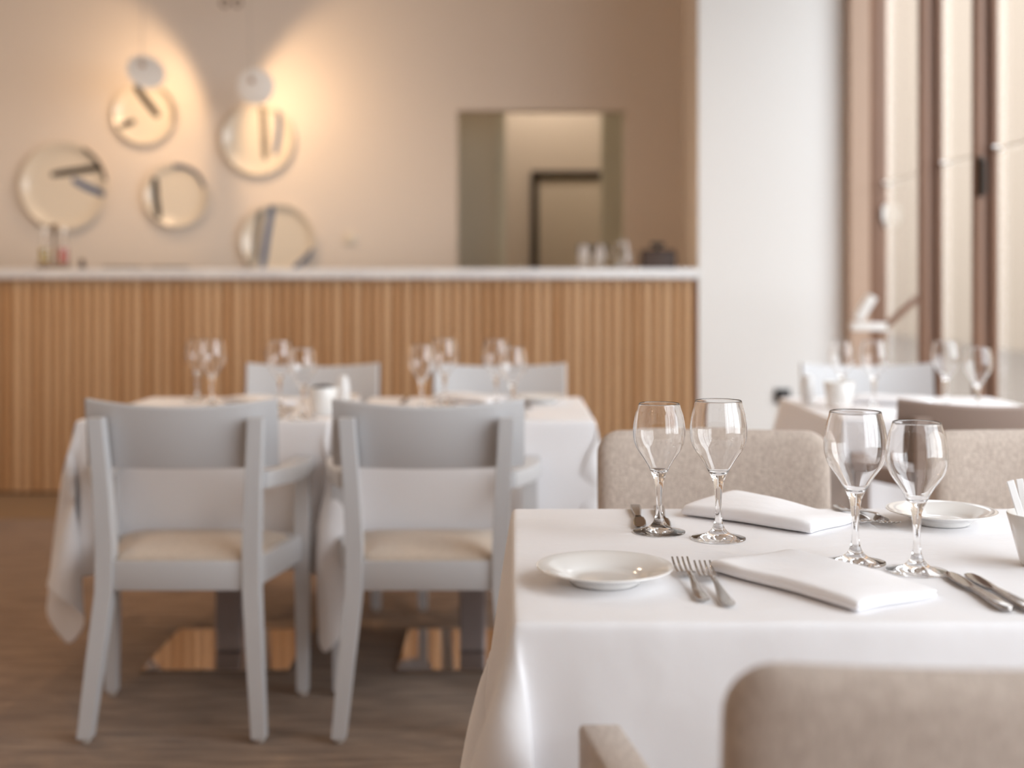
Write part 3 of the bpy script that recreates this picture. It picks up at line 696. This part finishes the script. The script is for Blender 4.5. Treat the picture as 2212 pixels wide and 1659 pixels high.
# ---------------------------------------------------------------- wall plates (glazed dishes with brush strokes)
def at_wall(x, y): return ((x-1106)/370., 1.13+(612-y)/370.)
def wall_plate(px, py, rpx, label, strokes):
    cx, cz = at_wall(px, py); r = rpx/370.
    t = thing('wall_plate', label, 'plate', (cx, 7.298, cz), 0, 'decorated plates on the wall')
    Mx = Matrix.Rotation(math.pi/2, 4, 'X')      # +z -> -y
    pr = [(0, .006), (r*.62, .006), (r*.8, .014), (r*.98, .040), (r, .043), (r*.99, .047), (r*.955, .046), (r*.85, .026), (r*.80, .019), (r*.6, .014), (0, .013)]
    MB().lathe(pr, 80, M_=Mx).build('dish', 'ivory_ceramic', t, smooth=60)
    pr2 = [(q, z) for q, z in pr[5:]]
    zs = sorted([(q, z) for q, z in pr[5:]])
    def surf(x, z):
        d = math.hypot(x, z)
        return np.interp(d, [q for q, _ in zs], [h for _, h in zs])
    for mtl, pts, w in strokes:
        # brush stroke: ribbon following the dish surface
        pp = []
        for i in range(len(pts)-1):
            for k in range(8): u = k/8; pp.append((pts[i][0]*(1-u)+pts[i+1][0]*u, pts[i][1]*(1-u)+pts[i+1][1]*u))
        pp.append(pts[-1]); pp = [((a-px)/370., (py-b_)/370.) for a, b_ in pp]
        v = []; f = []; n = len(pp)
        for i, (a, b_) in enumerate(pp):
            t0 = Vector(pp[min(i+1, n-1)])-Vector(pp[max(i-1, 0)]); t0.normalize(); nn = Vector((-t0.y, t0.x)); ww = w/370./2*1.15*(1-.35*abs(2*i/(n-1)-1)**4)
            for j in range(5):
                q = -1+j/2; x = a+nn.x*ww*q; z = b_+nn.y*ww*q; d = math.hypot(x, z)
                if d > r*.985: x *= r*.985/d; z *= r*.985/d
                v.append((x, -(surf(x, z)+.0012), z))
        for i in range(n-1):
            for j in range(4): f.append((i*5+j, i*5+j+1, (i+1)*5+j+1, (i+1)*5+j))
        MB().add(v, f).build('brush_stroke', mtl, t, smooth=180)
wall_plate(143, 403, 95, 'largest decorated wall plate, lowest at far left, with black and blue strokes', [('stroke_black', [(112, 378), (170, 369), (226, 362)], 13), ('stroke_blue', [(158, 388), (190, 405), (232, 422)], 14), ('stroke_black', [(185, 322), (210, 342), (225, 365), (233, 392)], 9)])
wall_plate(316, 247, 67, 'wall plate under the tilted left lamp with two short black strokes', [('stroke_black', [(295, 188), (318, 220), (344, 253)], 14), ('stroke_black', [(262, 276), (275, 268), (293, 262)], 11), ('stroke_grey', [(352, 192), (372, 215), (380, 245), (378, 268)], 8)])
wall_plate(560, 302, 78, 'wall plate under the round right lamp with vertical olive and blue strokes', [('stroke_grey', [(568, 225), (572, 290), (574, 346)], 13), ('stroke_black', [(564, 226), (568, 290), (572, 340)], 5), ('stroke_blue', [(606, 234), (604, 285), (596, 335)], 11)])
wall_plate(385, 423, 69, 'small wall plate in the middle with a black stroke and blue rim arc', [('stroke_black', [(337, 385), (338, 430), (346, 472)], 13), ('stroke_blue', [(378, 359), (408, 362), (430, 378), (444, 405)], 9)])
wall_plate(603, 520, 80, 'wall plate partly hidden by the counter with blue and grey strokes', [('stroke_grey', [(566, 452), (556, 510), (550, 575)], 13), ('stroke_blue', [(590, 446), (578, 510), (567, 590)], 13), ('stroke_blue', [(680, 540), (662, 560), (636, 580)], 12)])
sw = thing('light_switch', 'small square cream wall switch between the wall plates and the opening', 'switch', (at_wall(757, 516)[0], 7.299, at_wall(757, 516)[1]))
MB().box(-.036, .036, -.009, 0, -.036, .036, .003).build('cover_plate', 'ivory_ceramic', sw); MB().box(-.02, .02, -.014, -.009, -.02, .02, .002).build('rocker', 'ivory_ceramic', sw)
sk = thing('wall_socket', 'small black socket low on the white wall behind the window table', 'socket', ((1690-1106)/454., WY-.001, 1.13-(855-612)/454.))
MB().box(-.038, .038, -.012, 0, -.036, .034, .004).build('cover_plate', 'black_plastic', sk); MB().box(-.026, .026, -.022, -.012, -.005, .022, .004).build('plug', 'black_plastic', sk)

# ---------------------------------------------------------------- pendant disc lamps in front of the plates
def disc_lamp(px, py, r, yaw, pitch, label, cordx, aim, power):
    Y = 6.80; k = 2700/Y; x = (px-1106)/k; z = 1.13+(612-py)/k
    t = thing('disc_lamp', label, 'lamp', (x, Y, z), 0, 'disc pendant lamps before the wall plates')
    Mx = Matrix.Rotation(yaw, 4, 'Z') @ Matrix.Rotation(math.pi/2+pitch, 4, 'X')
    MB().lathe([(0, .016), (r*.5, .014), (r*.9, .005), (r, 0), (r*.985, -.003), (r*.88, .001), (r*.5, .010), (0, .012)], 56, M_=Mx).build('lamp_shade', 'white_enamel', t, smooth=60)
    MB().lathe([(0, .032), (.008, .032), (.014, .026), (.016, .014), (0, .012)], 24, M_=Mx @ Matrix.Translation((-.02, .03, 0))).build('lamp_holder', 'mullion_light', t)
    MB().tube([(-.02, -.02, .03), (cordx*.5-.02, -.01, .5), (cordx, 0, 3.14-z)], .0022, 6).build('cord', 'cord', t)
    l = bpy.data.lights.new('lamp_light', 'SPOT'); l.energy = power; l.color = (1, .66, .38); l.spot_size = R(140); l.spot_blend = .32; l.shadow_soft_size = .035
    lo = bpy.data.objects.new('lamp_light', l); C.objects.link(lo); lo.parent = t; lo.location = (0, .035, -.01)
    lo.rotation_euler = Vector(aim).to_track_quat('-Z', 'Y').to_euler()
    return t
disc_lamp(315, 155, .104, R(30), R(-22), 'tilted white disc lamp hanging above the upper left wall plate', .02, (-.50, .55, -.22), 8)
disc_lamp(552, 187, .098, R(8), R(4), 'round white disc lamp on a long cord above the upper right wall plate', -.03, (.55, .55, -.22), 9)
cr = thing('ceiling_hook', 'pair of small dark ring brackets at the top edge above the round lamp', 'bracket', ((500-1106)/388., 6.95, 2.69))
for q in (-.035, .035):
    MB().tube([(q+.022*math.cos(a*math.pi/8), 0, .022*math.sin(a*math.pi/8)) for a in range(17)], .006, 8).build('ring', 'tray_brown', cr)
MB().tube([(-.035, 0, .02), (0, 0, .46)], .003, 6).tube([(.035, 0, .02), (0, 0, .46)], .003, 6).build('hanger', 'cord', cr)

# ---------------------------------------------------------------- reading lamp by the window
rl = thing('window_lamp', 'angular white and brown jointed lamp by the leftmost dark window post', 'lamp', (1.62, 5.45, .10))
kk = 2700/5.45
def wp(x, y): return ((x-1106)/kk-1.62, 0, 1.13+(612-y)/kk-.10)
def bar(p, q, r1, m, nm):
    a, c_ = Vector(wp(*p)), Vector(wp(*q)); u = (c_-a).normalized(); n = Vector((0, 1, 0)); w = u.cross(n)
    MB().loft([(a, w*r1, n*.03), (c_, w*r1, n*.03)], .3).build(nm, m, rl)
bar((1852, 690), (1884, 640), .019, 'white_enamel', 'lamp_head'); bar((1838, 705), (1912, 706), .017, 'white_enamel', 'lower_arm')
bar((1912, 706), (1985, 640), .011, 'mullion_wood', 'upper_arm')
MB().tube([wp(1905, 706), (wp(1905, 706)[0]+.01, 0, 0)], .009).lathe([(0, 0), (.06, 0), (.06, .012), (0, .016)], 32, (wp(1905, 706)[0]+.01, 0, -.1)).tube([(wp(1905, 706)[0]+.01, 0, -.09), (wp(1905, 706)[0]+.01, 0, .02)], .012).build('stand', 'mullion_light', rl)

# ---------------------------------------------------------------- unseen ceiling spots, added to warm and brighten the room and corridor
def added_spot(x, y, label, e, gx):
    t = thing('ceiling_spot', label, 'lamp', (x, y, 3.148), 0, gx)
    MB().lathe([(.052, 0), (.06, 0), (.06, -.012), (.048, -.012), (.046, -.002)], 32).build('ring', 'white_enamel', t, smooth=50)
    MB().lathe([(0, -.004), (.045, -.004), (.045, -.002), (0, -.002)], 24).build('bulb', 'warm_bulb', t, smooth=50)
    l = bpy.data.lights.new('lamp_light', 'SPOT'); l.energy = e; l.color = (1, .70, .45) if y < 7 else (1, .84, .68); l.spot_size = R(150); l.spot_blend = .6; l.shadow_soft_size = .045
    lo = bpy.data.objects.new('lamp_light', l); C.objects.link(lo); lo.parent = t; lo.location = (0, 0, -.03)
GL = 'added unseen warm ceiling spots'
for k, (x, y, e) in enumerate([(-2.4, 5.0, 38), (-.9, 5.0, 38), (-2.6, 2.2, 12), (-2.4, -.6, 12)]):
    added_spot(x, y, 'recessed round warm ceiling spot in the dining room ceiling', e, GL)
added_spot(.2, 8.7, 'recessed warm ceiling spot in the corridor behind the opening, further one', 30, 'corridor ceiling spots')  # added to brighten the corridor's far wall
added_spot(-.2, 7.7, 'recessed warm ceiling spot in the corridor just behind the opening', 5, 'corridor ceiling spots')  # added so light reaches the front faces of the partitions
